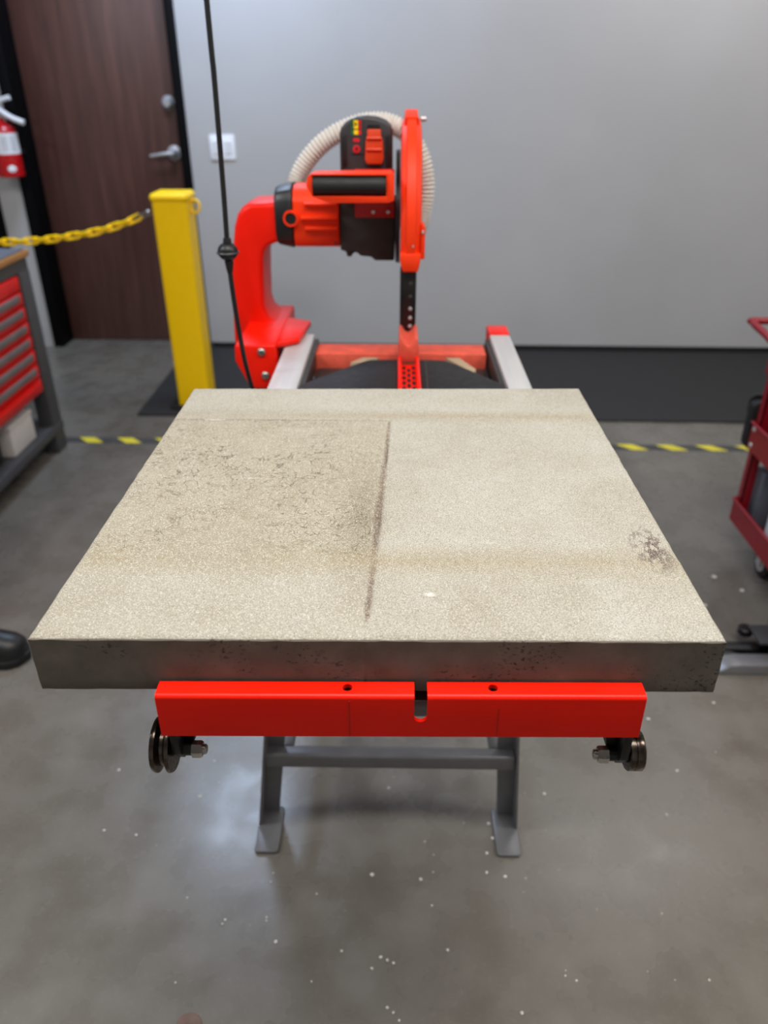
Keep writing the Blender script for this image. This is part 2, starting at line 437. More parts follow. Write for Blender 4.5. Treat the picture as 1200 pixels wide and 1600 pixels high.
# base + column
base_pts = [(-.352, .862), (-.354, .825), (-.327, .767), (-.325, .76), (-.262, .76), (-.262, .862)]
bs = obj('base_box', prism(base_pts, 'y', 1.62, 1.96), 'red', saw, bevel=.006, seg=3)
obj('base_wing', prism([(-.262, 1.625), (-.216, 1.66), (-.203, 1.80), (-.262, 1.83)], 'z', .852, .866), 'red', saw, bevel=.004)
for (bx, bz) in ((-.294, .846), (-.289, .793)):
    b_ = obj('bolt_or_glint', lathe((bx, 1.6215, bz), (0, -1, 0), [(0, .0095), (.003, .0095), (.006, .007), (.0075, .003)], 16), 'steel', bs)
colp = [(-.391, .804), (-.386, .93), (-.377, 1.012), (-.366, 1.075), (-.357, 1.100), (-.345, 1.115), (-.327, 1.124), (-.27, 1.127), (-.255, 1.127), (-.255, 1.045),
        (-.276, 1.040), (-.292, 1.034), (-.302, 1.024), (-.307, 1.008), (-.310, .956), (-.312, .90), (-.306, .878), (-.292, .864), (-.270, .855), (-.270, .83), (-.33, .78)]
bm = prism(colp, 'y', 1.80, 1.94)
obj('column', bm, 'red', saw, bevel=.012, seg=3)
# side rails
for (x0, x1, nm) in ((-.247, -.190, 0), (.212, .258, 1)):
    rl = obj('rail', B(x0, x1, .80, 1.745, .792, .85), 'alu', saw, bevel=.003, label='grey aluminium slide rail')
    obj('rail_inner_strip', B(x1+.0005 if nm == 0 else x0-.010, x1+.010 if nm == 0 else x0-.0005, .80, 1.74, .80, .84), 'gear', rl, bevel=.001)
    if nm: obj('rail_end', B(x0-.001, x1+.001, 1.7455, 1.815, .79, .853), 'red', rl, bevel=.004, label='red end cap of the rail')
obj('rear_crossbar', B(-.186, .198, 1.655, 1.73, .775, .832), 'dusty_red', saw, bevel=.004)
obj('under_tray', B(-.178, .20, 1.18, 1.652, .785, .80), 'gear', saw, bevel=.002)
for pts in ([(.105, 1.62), (.135, 1.62), (.165, 1.545), (.158, 1.52)], [(-.075, 1.62), (-.04, 1.62), (-.045, 1.585), (-.10, 1.585)]):
    obj('dusty_bracket', prism(pts, 'z', .805, .836), 'tan', saw, bevel=.002, label='dust-coated bracket under the black flap')
obj('deck_flap', prism([(-.186, 1.18), (-.186, 1.405), (-.072, 1.545), (-.055, 1.56), (.001, 1.562), (.001, 1.18)], 'z', .842, .850), 'rubber', saw, bevel=.001)
obj('deck_flap', prism([(.047, 1.18), (.047, 1.562), (.095, 1.558), (.12, 1.535), (.207, 1.41), (.207, 1.18)], 'z', .842, .850), 'rubber', saw, bevel=.001)
obj('flap_seam', B(.0575, .0605, 1.20, 1.552, .8495, .8508), 'gear', saw, smooth=False)
# slot channel
ch = obj('slot_channel', box(B(.002, .0095, 1.18, 1.60, .81, .857), .0385, .046, 1.18, 1.60, .81, .857), 'red', saw, bevel=.0015)
obj('grate', B(.0095, .0385, 1.18, 1.55, .838, .842), 'red', ch, smooth=False)
bm = new(); tmpm = bpy.data.meshes.new('tmp')
for r in range(12):
    for c in range(3):
        cx = .0145+c*.0095; cy = 1.20+r*.030+(c % 2)*.015
        if cy < 1.53: warp(lathe((0, 0, 0), (0, 0, 1), [(0, .0043), (.0006, .0043)], 6), lambda q: (cx+q.x, cy+q.y*2.9, .8418+q.z)).to_mesh(tmpm); bm.from_mesh(tmpm)
o = obj('grate_hole', bm, 'black', ch, smooth=False); o['kind'] = 'stuff'
bm = prism([(.003, .846), (.045, .846), (.0435, .893), (.038, .896), (.030, .884), (.023, .879), (.016, .884), (.008, .896), (.0035, .893)], 'y', 1.56, 1.665)
obj('dust_chute', bm, 'dusty_red', saw, bevel=.002)
# blade, inner shroud
obj('blade', lathe((.0245, 1.85, 1.09), (1, 0, 0), [(-.0016, .197), (.0016, .197)], 64), 'oily', saw)
sh = obj('splash_strip', prism([(1.652, 1.02), (1.664, 1.02), (1.690, .872), (1.668, .872), (1.652, .95)], 'x', .005, .0395), 'black', saw, bevel=.003)
for (z, m_) in ((.985, 'gear'), (.958, 'gear'), (.932, 'chrome'), (.911, 'chrome'), (.892, 'chrome')):
    y = 1.6525 if z > .95 else 1.652+(.95-z)/.078*.016
    obj('hole_glint', lathe((.0275, y+.001, z), (0, -1, 0), [(0, .0042), (.002, .0040), (.003, .002)], 12), m_, sh)  # pale dots standing in for light through the strip's holes
# guard
GC = (.0265, 1.85, 1.09)
def guard(r_prof, a0, a1, n=40):
    bm = new(); rings = []
    for i in range(n+1):
        a = a0+(a1-a0)*i/n                       # 0 = toward the camera (-Y), 90 = up
        rings.append([bm.verts.new((GC[0]+w, GC[1]-math.cos(a)*r, GC[2]+math.sin(a)*r)) for w, r in r_prof])
    for A, Bv in zip(rings, rings[1:]):
        for k in range(len(A)-1): bm.faces.new((A[k], A[k+1], Bv[k+1], Bv[k]))
        bm.faces.new((A[-1], A[0], Bv[0], Bv[-1]))
    bm.faces.new(rings[0]); bm.faces.new(rings[-1][::-1])
    return bm
prof = [(-.0215, .06), (-.0215, .186), (-.019, .198), (-.0105, .203), (-.009, .214), (.009, .214), (.0105, .203), (.019, .198), (.0215, .186), (.0215, .06)]
gd = obj('blade_guard', guard(prof, math.radians(-17), math.radians(196)), 'orange', saw, angle=25)
obj('guard_cap', guard([(-.0155, .20), (-.0125, .2165), (.0125, .2165), (.0155, .20)], math.radians(70), math.radians(101), 8), 'orange', gd, angle=25)
obj('guard_shoe', prism([(.0045, 1.049), (.0045, 1.034), (.010, 1.012), (.042, 1.012), (.047, 1.036), (.047, 1.049)], 'y', 1.638, 1.70), 'orange', gd, bevel=.003)
obj('guard_tab', prism([(.047, 1.036), (.0555, 1.036), (.0555, 1.098), (.051, 1.105), (.047, 1.105)], 'y', 1.648, 1.69), 'orange', gd, bevel=.002)
for (x, y, z, r) in ((.031, 1.6385, 1.082, .0045), (.031, 1.639, 1.064, .0032), (.0505, 1.646, 1.09, .0036)):  # small chrome dots standing in for white highlights on the guard
    obj('bolt_or_glint', lathe((x, y+.006, z), (0, -1, 0), [(0, r), (.004, r), (.008, r*.6)], 12), 'chrome', gd)
obj('guard_bolt', cyl((.046, 1.845, 1.288), (1, 0, 0), .006, .012, 14, ch=.001), 'chrome', gd)
# gearbox and motor
obj('gear_housing', prism([(-.129, 1.13), (-.129, 1.026), (-.117, 1.024), (-.115, 1.012), (-.104, 1.012), (-.102, 1.02), (-.092, 1.022), (-.085, 1.014), (-.060, 1.012), (-.052, 1.004), (-.008, 1.004), (-.006, 1.05), (-.006, 1.13)], 'y', 1.795, 1.91), 'gear', saw, bevel=.004)
obj('flange_plate', lathe((-.006, 1.85, 1.09), (1, 0, 0), [(0, .098), (.010, .10)], 48), 'black', saw)
obj('flange_bracket', prism([(1.80, 1.09), (1.90, 1.09), (1.90, 1.225), (1.82, 1.225)], 'x', -.0055, .0035), 'black', saw, bevel=.001)
mt = obj('motor_body', prism([(1.79, 1.055), (1.80, 1.036), (1.82, 1.030), (1.90, 1.030), (1.92, 1.05), (1.92, 1.135), (1.90, 1.157), (1.83, 1.16), (1.805, 1.150), (1.79, 1.13)], 'x', -.232, -.1305), 'orange', saw, bevel=.003)
for z in (1.1245, 1.095, 1.073):
    obj('motor_rib', prism([(1.788, z-.0045), (1.779, z-.001), (1.779, z+.003), (1.788, z+.0055), (1.793, z+.0055), (1.793, z-.0045)], 'x', -.205 if z != 1.095 else -.2135, -.133), 'orange', mt, bevel=.001)
obj('motor_screw', lathe((-.139, 1.801, 1.043), (0, -1, 0), [(0, .004), (.004, .004), (.006, .002)], 12), 'gear', mt)
ec = [(1.786, 1.06), (1.796, 1.038), (1.82, 1.027), (1.90, 1.027), (1.924, 1.05), (1.924, 1.137), (1.90, 1.160), (1.83, 1.163), (1.80, 1.152), (1.786, 1.13)]
bm = prism(ec, 'x', -.273, -.233)
for v in bm.verts:
    if v.co.x < -.26:
        v.co.y = 1.852+(v.co.y-1.852)*.9; v.co.z = 1.095+(v.co.z-1.095)*.88
bm2 = obj('motor_end_cap', bm, 'black', saw, bevel=.005, seg=3)
obj('brush_ring', lathe((-.236, 1.7905, 1.095), (0, -1, 0), [(0, .0175), (.009, .0165), (.009, .0125), (.004, .0125)], 28), 'orange', bm2)
obj('brush_hole', lathe((-.236, 1.788, 1.095), (0, -1, 0), [(0, .0124), (.0035, .0124)], 24), 'black', bm2)
obj('motor_mount', B(-.2745, -.254, 1.83, 1.90, 1.055, 1.12), 'steel', saw, bevel=.002)
# controller
cp = [(-.126, 1.150), (-.125, 1.262), (-.122, 1.273), (-.112, 1.284), (-.092, 1.292), (-.068, 1.2945), (-.046, 1.292), (-.027, 1.285), (-.017, 1.276), (-.0135, 1.265), (-.0125, 1.150)]
ct = obj('controller', prism(cp, 'y', 1.80, 1.885), 'charcoal', saw, bevel=.006, seg=3)
for x0, x1 in ((-.1215, -.111), (-.0275, -.0165)):
    obj('side_flute', prism([(x0, 1.196), (x1, 1.20), (x1, 1.262), (x0, 1.258)], 'y', 1.7975, 1.801), 'black', ct, bevel=.001)
obj('label_backing', prism(rrect(-.1025, -.075, 1.2235, 1.290, .003), 'y', 1.7978, 1.8008), 'charcoal', ct)
for c, (m_) in enumerate(('green', 'ylw', 'rdp')):
    w = (.006, .009, .0065)[c]; x0 = (-.1005, -.0945, -.0855)[c]
    for z0, z1 in ((1.2715, 1.2875), (1.2605, 1.2695)):
        obj('chart_cell', B(x0, x0+w-.0002, 1.7970, 1.7982, z0, z1), m_, ct, smooth=False)
bm = new()
for (a, b_, c_, d_) in ((-.099, -.0965, 1.2785, 1.2825), (-.0975, -.0955, 1.2755, 1.2785)):
    box(bm, a, b_, 1.7964, 1.7972, c_, d_)
box(bm, -.0925, -.0905, 1.7964, 1.7972, 1.276, 1.284); box(bm, -.0905, -.0875, 1.7964, 1.7972, 1.279, 1.281)
box(bm, -.0835, -.0815, 1.7964, 1.7972, 1.2745, 1.2835); box(bm, -.1, -.08, 1.7964, 1.7972, 1.2700, 1.2708)
obj('chart_marks', bm, 'black', ct, smooth=False)
obj('indicator_bar', prism(rrect(-.0965, -.083, 1.2465, 1.2535, .003), 'y', 1.7966, 1.7982), 'rdp', ct)
obj('power_button', lathe((-.0895, 1.7985, 1.233), (0, -1, 0), [(0, .0078), (.002, .0078), (.0025, .0045), (.0012, .004)], 24), 'rdp', ct)
obj('button_mark', cyl((-.0895, 1.7978, 1.233), (0, -1, 0), .0022, .0022, 12), 'black', ct)
obj('switch_slot', B(-.066, -.040, 1.7975, 1.8005, 1.262, 1.279), 'black', ct, smooth=False)
pd = obj('switch_paddle', prism([(-.0665, 1.271), (-.0665, 1.256), (-.070, 1.252), (-.0718, 1.214), (-.068, 1.204), (-.036, 1.204), (-.032, 1.214), (-.0338, 1.252), (-.0375, 1.256), (-.0375, 1.271)], 'y', 1.788, 1.7995), 'paddle', ct, bevel=.003, label='rust-orange rocker paddle of the power switch')
for z in (1.253, 1.2315):
    obj('paddle_ridge', prism([(1.789, z-.005), (1.783, z+.001), (1.785, z+.004), (1.789, z+.004)], 'x', -.068, -.036), 'paddle', pd, bevel=.0006)
# handle
hb = obj('handle_bracket', prism([(-.0945, 1.13), (-.0945, 1.098), (-.0085, 1.098), (-.0085, 1.195), (-.0945, 1.195)], 'y', 1.778, 1.794), 'dark_red', saw, bevel=.002)
obj('handle_frame', prism([(-.181, 1.178), (-.179, 1.192), (-.172, 1.199), (-.014, 1.201), (-.009, 1.196), (-.0085, 1.150), (-.020, 1.146), (-.137, 1.1455), (-.170, 1.157)], 'y', 1.672, 1.715), 'orange', hb, bevel=.005, seg=3)
bm = boolean(prism([(-.183, 1.176), (-.181, 1.192), (-.174, 1.199), (-.014, 1.201), (-.009, 1.196), (-.0085, 1.160), (-.0085, 1.150), (-.020, 1.146), (-.137, 1.1455), (-.172, 1.157)], 'y', 1.645, 1.675), B(-.171, -.024, 1.60, 1.666, 1.158, 1.1965))
obj('handle_surround', bm, 'orange', hb, bevel=.0015)
obj('handle_arm', prism([(-.150, 1.146), (-.150, 1.162), (-.010, 1.162), (-.010, 1.147)], 'y', 1.7155, 1.7785), 'orange', hb, bevel=.003)
obj('grip', lathe((-.1705, 1.655, 1.1775), (1, 0, 0), [(0, .0155), (.004, .0178), (.03, .0172), (.074, .0168), (.12, .0175), (.142, .0178), (.146, .0155)], 28), 'rubber', hb, label='black rubber hand grip')
for x in (-.054, -.022):
    obj('bolt_or_glint', lathe((x, 1.7785, 1.1105), (0, -1, 0), [(0, .0045), (.003, .0045), (.005, .003)], 12), 'chrome', hb)
# dust hose
hp = spline([(-.236, 1.95, 1.120), (-.243, 1.965, 1.145), (-.219, 1.97, 1.190), (-.176, 1.97, 1.233), (-.123, 1.97, 1.262), (-.071, 1.97, 1.276), (-.020, 1.97, 1.273), (.022, 1.97, 1.249), (.052, 1.97, 1.204), (.064, 1.97, 1.149), (.060, 1.97, 1.092), (.050, 1.965, 1.05), (.035, 1.95, 1.02)], 40)
obj('dust_hose', tube(hp, lambda i: .0205+.0022*math.sin(i*2*PI/6.0+.4), 16), 'hose', saw, angle=180, label='white corrugated dust hose looping behind the controller')
obj('hose_cuff', cyl((-.236, 1.91, 1.122), (0, 1, 0), .026, .05, 24, ch=.002), 'black', saw)

# ---------------------------------------------------------------- saw stand
st = thing('saw_stand', 'grey painted steel stand with flat feet under the saw table', 'stand', (0, 1.1, 0))
def leg(xf, xt, yf, yt, s, front=True):
    """L-section leg from the foot (xf, yf) up to (xt, yt); s = outward side"""
    bm = new(); w, th = .034, .004
    for (ax, bx, ay, by) in ((0, th, 0, .040), (0, -w, .038, .042)):
        lo = [(xf+s*ax, yf+ay), (xf+s*bx, yf+ay), (xf+s*bx, yf+by), (xf+s*ax, yf+by)]
        hi = [(xt+s*ax, yt+ay), (xt+s*bx, yt+ay), (xt+s*bx, yt+by), (xt+s*ax, yt+by)]
        A = [bm.verts.new((p[0], p[1], .008)) for p in lo]; Bv = [bm.verts.new((p[0], p[1], .745)) for p in hi]
        bm.faces.new(A); bm.faces.new(Bv)
        for i in range(4): bm.faces.new((A[i], A[(i+1) % 4], Bv[(i+1) % 4], Bv[i]))
    lg = obj('leg', bm, 'stand', st, smooth=False)
    x0, x1 = sorted((xf+s*.004, xf-s*.044))
    y0, y1 = (yf-.062, yf+.05) if front else (yf-.01, yf+.10)
    obj('foot', prism(rrect(x0, x1, y0, y1, .008), 'z', .0005, .009), 'stand', lg, bevel=.001)
    return lg
leg(-.275, -.19, 1.072, 1.072, -1); leg(.253, .205, 1.072, 1.072, 1)
leg(-.275, -.19, 1.66, 1.66, -1, False); leg(.253, .205, 1.66, 1.66, 1, False)
obj('crossbar', prism(rrect(1.085, 1.113, .163, .199, .006), 'x', -.254, .238), 'stand', st)
obj('crossbar', prism(rrect(1.655, 1.683, .163, .199, .006), 'x', -.254, .238), 'stand', st)
for x in (-.218, .212):
    obj('top_rail', B(x-.028, x+.028, 1.05, 1.72, .7455, .7595), 'stand', st, bevel=.002)
    for y in (1.09, 1.68):
        obj('mounting_pad', B(x-.024, x+.024, y-.024, y+.024, .76, .7918), 'rubber', saw, bevel=.002)
for x in (-.215, .205):
    obj('side_bar', B(x-.012, x+.012, 1.116, 1.652, .170, .194), 'stand', st, bevel=.002)

# ---------------------------------------------------------------- sliding table
tb = thing('sliding_table', 'red sliding saw table with a slotted front bar and roller wheels', 'table', (0, .8, .84))
SK = .0128
def sk(bm): return warp(bm, lambda c: (c.x, c.y+SK*(c.x+.21), c.z))
arc = lambda cy, cz, r, a0, a1, n=6: [(cy+r*math.cos(math.radians(a0+(a1-a0)*i/n)), cz+r*math.sin(math.radians(a0+(a1-a0)*i/n))) for i in range(n+1)]
Lp = [(.5245, .8895)] + arc(.5095, .8855, .004, 90, 180) + [(.5055, .8415), (.5095, .8415)] + [(.5095, .8855), (.5245, .8855)]
bar = prism(Lp, 'x', -.2105, .2215)
sl = [(.0178, .93)] + [(.0236+.0058*math.cos(PI+PI*i/12), .8655+.0058*math.sin(PI+PI*i/12)) for i in range(13)] + [(.0294, .93)]
bar = boolean(bar, prism(sl, 'y', .48, .60))
for hx in (-.0415, .0877): bar = boolean(bar, cyl((hx, .5170, .8702), (0, 0, 1), .0045, .05, 20))
obj('front_bar', sk(bar), 'red', tb, smooth=True, label='glossy red front bar with centre slot and two holes')
obj('bar_backing', sk(box(B(-.208, .0165, .511, .523, .856, .866), .0307, .219, .511, .523, .856, .866)), 'black', tb, smooth=False)
obj('weld_line', sk(B(-.0400, -.0392, .5050, .5058, .842, .884)), 'dark_red', tb, smooth=False)
obj('weld_line', sk(B(.0925, .0930, .5050, .5058, .843, .876)), 'dark_red', tb, smooth=False)
obj('slot_plate', sk(B(.012, .036, .530, .56, .842, .862)), 'stand', tb, bevel=.001)
obj('table_top', box(B(-.208, .0165, .531, 1.15, .866, .8758), .0307, .219, .531, 1.15, .866, .8758), 'dark_red', tb, bevel=.001)
for x in (-.155, .165):
    obj('side_runner', B(x-.012, x+.012, .535, 1.14, .845, .8658), 'black', tb, bevel=.001)
# wheels
def wheel(cx, s, prof, r):
    br = obj('wheel_bracket', prism([(.520, .8412), (.560, .8412), (.552, .79), (.535, .783), (.522, .80)], 'x', cx+s*.001, cx+s*.009), 'black', tb, bevel=.0015)
    obj('bracket_gusset', prism([(cx+s*.009, .8412), (cx+s*.0245, .8412), (cx+s*.0225, .828), (cx+s*.018, .80), (cx+s*.009, .784)], 'y', .5385, .552), 'black', br, bevel=.001)
    wl = obj('wheel', lathe((cx-s*.001, .54, .7955), (-s, 0, 0), prof, 40), 'oily', tb, label='worn steel roller wheel')
    obj('axle_bolt', hexnut((cx+s*.0175, .533, .7965), (s, 0, 0), .0082, .010), 'steel', br)
    obj('bolt_tip', lathe((cx+s*.0273, .533, .7965), (s, 0, 0), [(0, .005), (.003, .005), (.004, .004)], 14), 'steel', br)
    obj('axle', cyl((cx+s*.0085, .533, .7965), (s, 0, 0), .0062, .010, 16), 'black', br)
    return wl
wheel(-.2115, 1, [(0, .020), (.0005, .0262), (.0028, .0272), (.0042, .0268), (.0075, .0205), (.0105, .0205), (.0140, .0268), (.0158, .0272), (.0185, .0262), (.019, .008), (.021, .007)], .027)
wheel(.2225, -1, [(0, .015), (.0002, .0185), (.0012, .0195), (.0052, .0195), (.0058, .0186), (.0066, .0186), (.0072, .0195), (.0138, .0195), (.015, .0185), (.0152, .008), (.0185, .0075), (.0195, .005)], .02)

# ---------------------------------------------------------------- concrete slab
def slab():
    bm = new(); zt, zb = .936, .876
    P00, P10, P01, P11 = Vector((-.3209, .5264)), Vector((.2890, .5326)), Vector((-.3206, 1.1512)), Vector((.2884, 1.1619))
    gu0, gu1 = .4865, .5135                         # groove position (u) near / far
    us = [0, .003, .008] + [i/46 for i in range(1, 46)] + [.992, .997, 1]
    gs = [-.008, -.005, -.003, -.0015, 0, .0015, .003, .005, .008]
    us = sorted([u for u in us if abs(u-.5) > .012] + [.5+g for g in gs])
    vs_ = sorted([0, .003, .008] + [i/50 for i in range(1, 50) if abs(i/50-.7885) > .008] + [.7885+g for g in (-.006, -.003, -.0012, 0, .0012, .003, .006)] + [.992, .997, 1])
    rnd = random.Random(3)
    def pos(u, v, z):
        a = P00.lerp(P10, u); b = P01.lerp(P11, u); p = a.lerp(b, v)
        return Vector((p.x, p.y, z))
    grid = []
    for v in vs_:
        row = []
        for u in us:
            # shear columns so the middle one follows the saw-cut groove
            sh = (gu0+(gu1-gu0)*min(v/.7885, 1)-.5)*max(0, 1-abs(u-.5)*2.4)
            z = zt
            e = min(u, 1-u, v, 1-v)
            if e == 0: z -= .0022+rnd.uniform(0, .0012)
            elif e < .004: z -= .0008+rnd.uniform(0, .0005)
            if .045 < v < .79:
                g = abs(u-.5)
                deep = .0022*(.6+.4*math.sin(v*23))*min(1, (v-.045)*20)
                if g < .0035: z -= deep*(1-g/.0035)
            if u < .5 and abs(v-.7885) < .0022: z -= .0012*(1-abs(v-.7885)/.0022)
            if u < .497 and .01 < v < .786 and u > .01: z -= .0004
            z += rnd.uniform(-.00012, .00012)
            row.append(bm.verts.new(pos(u+sh, v, z)))
        grid.append(row)
    nv, nu = len(vs_), len(us)
    for j in range(nv-1):
        for i in range(nu-1): bm.faces.new((grid[j][i], grid[j][i+1], grid[j+1][i+1], grid[j+1][i]))
    # sides with a slightly ragged lower edge
    ring = [(0, i) for i in range(nu)] + [(j, nu-1) for j in range(1, nv)] + [(nv-1, i) for i in range(nu-2, -1, -1)] + [(j, 0) for j in range(nv-2, 0, -1)]
    prev = [grid[j][i] for j, i in ring]
    c = Vector((-.016, .844, 0))
    for k, z in enumerate((.924, .912, .900, .888, .8795, .8765)):
        cur = []
        for (j, i) in ring:
            p = grid[j][i].co; q = Vector((p.x, p.y, z))
            d = Vector((p.x-c.x, p.y-c.y, 0)).normalized()
            q += d*rnd.uniform(-.0006, .0004)
            if k == 5: q -= d*.0008
            cur.append(bm.verts.new(q))
        n = len(ring)
        for a in range(n): bm.faces.new((prev[a], prev[(a+1) % n], cur[(a+1) % n], cur[a]))
        prev = cur
    bm.faces.new(prev)
    return bm
o = obj('concrete_slab', slab(), 'slab', smooth=True, angle=35)
tag(o, 'large square pale concrete paver with a brown saw groove, lying on the red saw table', 'slab')

# ---------------------------------------------------------------- hanging cord
c = thing('power_cord', 'black power cord hanging from the ceiling in front of the saw column', 'cord', (-.307, 1.45, .80))
obj('cable', tube(spline([(-.306, 1.45, 2.99), (-.306, 1.45, 2.2), (-.3055, 1.45, 1.471), (-.305, 1.45, 1.365), (-.3075, 1.45, 1.189), (-.310, 1.45, 1.088), (-.3095, 1.45, 1.05), (-.305, 1.452, .962), (-.299, 1.47, .86), (-.295, 1.53, .77), (-.295, 1.62, .735)], 6), .0046, 10), 'black', c)
bs_ = obj('stop_ball', sphere((-.310, 1.45, 1.088), .0185, sc=(1, 1, .88)), 'black', c)
obj('stop_collar', tube([(-.310+.0187*math.cos(a*PI/12), 1.45+.0187*math.sin(a*PI/12), 1.086) for a in range(24)], .0022, 6, closed=True), 'charcoal', bs_)
obj('strain_relief', lathe((-.3095, 1.45, 1.072), (0, 0, -1), [(0, .0085), (.012, .007), (.022, .005)], 14), 'black', c)
obj('strain_relief', lathe((-.3095, 1.45, 1.104), (0, 0, 1), [(0, .008), (.008, .0065)], 14), 'black', c)

# ---------------------------------------------------------------- yellow post and chain
p = thing('yellow_post', 'square yellow barrier post standing by the dark brown door', 'post', (-.957, 3.47, 0))
obj('post_sleeve', prism(rrect(-1.029, -.881, 3.40, 3.548, .016), 'z', .0222, .925), 'yellow', p)
obj('post_base', prism(rrect(-1.062, -.848, 3.367, 3.581, .02), 'z', .0112, .022), 'rubber', p, bevel=.002)
obj('post_cap', box(new(), -1.036, -.874, 3.393, 3.555, .915, .952), 'yellow', p, bevel=.022, seg=5)
rg = obj('eye_ring', tube([(-.862+.021*math.cos(a*PI/12), 3.46, .895+.026*math.sin(a*PI/12)) for a in range(24)], .006, 8, closed=True), 'yellow', p)
obj('eye_plate', B(-1.034, -1.0285, 3.45, 3.49, .86, .905), 'yellow', p, bevel=.002)
chn = thing('plastic_chain', 'yellow plastic link chain sagging from the yellow post to the left', 'chain', (-1.05, 3.47, .87))
CY = 3.46
cpts = spline([(-1.042, CY, .878), (-1.10, CY, .853), (-1.18, CY, .823), (-1.29, CY, .793), (-1.43, CY, .769), (-1.57, CY, .753), (-1.71, CY, .747), (-1.90, CY, .752), (-2.10, CY, .765), (-2.35, CY, .785), (-2.62, CY, .815), (-2.90, CY, .855), (-3.165, CY, .90)], 30)
obj('wall_hook', lathe((-3.1995, CY, .902), (1, 0, 0), [(0, .03), (.006, .03), (.008, .009), (.034, .008), (.036, .004)], 16), 'steel', chn)
def link_bm(c, d, flip):
    bm = new(); L, w = .021, .0125
    loop = []
    for i in range(8): a = -PI/2+PI*i/7; loop.append((L+w*math.cos(a)-.0, w*math.sin(a)))
    for i in range(8): a = PI/2+PI*i/7; loop.append((-L+w*math.cos(a), w*math.sin(a)))
    d = d.normalized(); side = Vector((0, 1, 0)) if flip else d.cross(Vector((0, 1, 0))).normalized()
    nrm = d.cross(side)
    s2 = (side*math.cos(.6)+nrm*math.sin(.6))
    return tube([c+d*a+s2*b for a, b in loop], .0058, 6, closed=True)
acc, k, lastc = .0, 0, cpts[0]
for a, b in zip(cpts, cpts[1:]):
    acc += (b-a).length
    if acc > .046:
        acc = 0
        obj('chain_link' if k else 'connecting_link', link_bm(b, b-a, k % 2 == 0), 'yellow' if k else 'steel', chn, **({} if k else {'label': 'grey metal connecting link'})); k += 1

# ---------------------------------------------------------------- fire extinguisher
e = thing('fire_extinguisher', 'red fire extinguisher hung beside the dark brown door', 'extinguisher', (-1.995, 4.295, .92))
EC = (-1.995, 4.275)
bd = obj('cylinder_body', lathe((EC[0], EC[1], .925), (0, 0, 1), [(0, .055), (.006, .066), (.21, .066), (.235, .055), (.250, .034), (.258, .022), (.272, .020)], 36), 'ext', e)
lb = obj('paper_label', lathe((EC[0], EC[1], 1.035), (0, 0, 1), [(0, .0666), (.095, .0666)], 36), 'white', bd)
bm = new()
for i in range(7):
    for s in range(3):
        a = math.radians(-120+s*38+3*(i % 2)); 
        r = .0672
        for q in range(3):
            a0 = a+math.radians(q*10); a1 = a0+math.radians(8)
            z = 1.050+i*.0105
            vv = [bm.verts.new((EC[0]+r*math.cos(t_), EC[1]+r*math.sin(t_), zz)) for t_, zz in ((a0, z), (a1, z), (a1, z+.004), (a0, z+.004))]
            bm.faces.new(vv)
o = obj('label_print', bm, 'handle_grey', lb, smooth=False)
obj('lower_oval', warp(lathe((0, 0, 0), (0, 0, 1), [(0, 0), (.0005, .021), (.0012, .020), (.0014, 0)], 24),  # flat white oval low on the cylinder
    lambda c: (EC[0]+.067*math.cos(-.98+c.x/.067)+.0006*c.z*0, EC[1]+.0672*math.sin(-.98+c.x/.067)-c.z, .968+c.y*.75)), 'white', bd)
obj('valve', lathe((EC[0], EC[1], 1.195), (0, 0, 1), [(0, .018), (.012, .018), (.014, .014), (.045, .014), (.05, .010)], 20), 'chrome', e)
obj('lever', tube(spline([(EC[0]-.03, EC[1]-.01, 1.262), (EC[0]+.0, EC[1]-.01, 1.262), (EC[0]+.04, EC[1]-.012, 1.277), (EC[0]+.078, EC[1]-.014, 1.287)], 5), .0115, 10), 'white', e, label='pale upper lever')
obj('carry_handle', tube(spline([(EC[0]+.005, EC[1]-.01, 1.235), (EC[0]+.03, EC[1]-.018, 1.222), (EC[0]+.075, EC[1]-.02, 1.196), (EC[0]+.128, EC[1]-.02, 1.176)], 5), .0135, 10), 'white', e, label='pale carrying handle')
obj('wall_bracket', box(B(EC[0]-.02, EC[0]+.02, EC[1]+.066, WY+RS*2-.0125, 1.0, 1.16), EC[0]-.06, EC[0]+.06, EC[1]+.0665, EC[1]+.075, 1.03, 1.05), 'black', e, smooth=False)

# ---------------------------------------------------------------- tool chest
tc = thing('tool_chest', 'charcoal workbench with bright red drawers and a brown wooden top', 'workbench', (-1.7, 2.3, 0))
X0, X1, Y0, Y1 = -2.02, -1.405, 1.55, 2.985
obj('worktop', B(X0-.01, X1+.008, Y0-.01, Y1+.012, .7805, .803), 'wood', tc, bevel=.003)
obj('top_liner', B(X0+.0, X1-.004, Y0, Y1, .8032, .809), 'top_grey', tc, bevel=.002)
for yy in (Y0, Y1-.085):
    for xx in (X0, X1-.06):
        obj('leg', B(xx, xx+.06, yy, yy+.085, .0005, .735), 'chest_grey', tc, bevel=.003)
obj('apron', B(X0+.005, X1-.002, Y0+.002, Y1-.002, .7352, .7803), 'chest_grey', tc, bevel=0)
obj('body_panel', B(X0+.03, X1-.022, Y0+.088, Y1-.088, .285, .735), 'chest_grey', tc, smooth=False)
obj('lower_shelf', B(X0+.005, X1+.004, Y0+.0, Y1+.0, .085, .122), 'chest_grey', tc, bevel=.003)
zs = [.733, .677, .622, .565, .511, .455, .398, .340, .284]
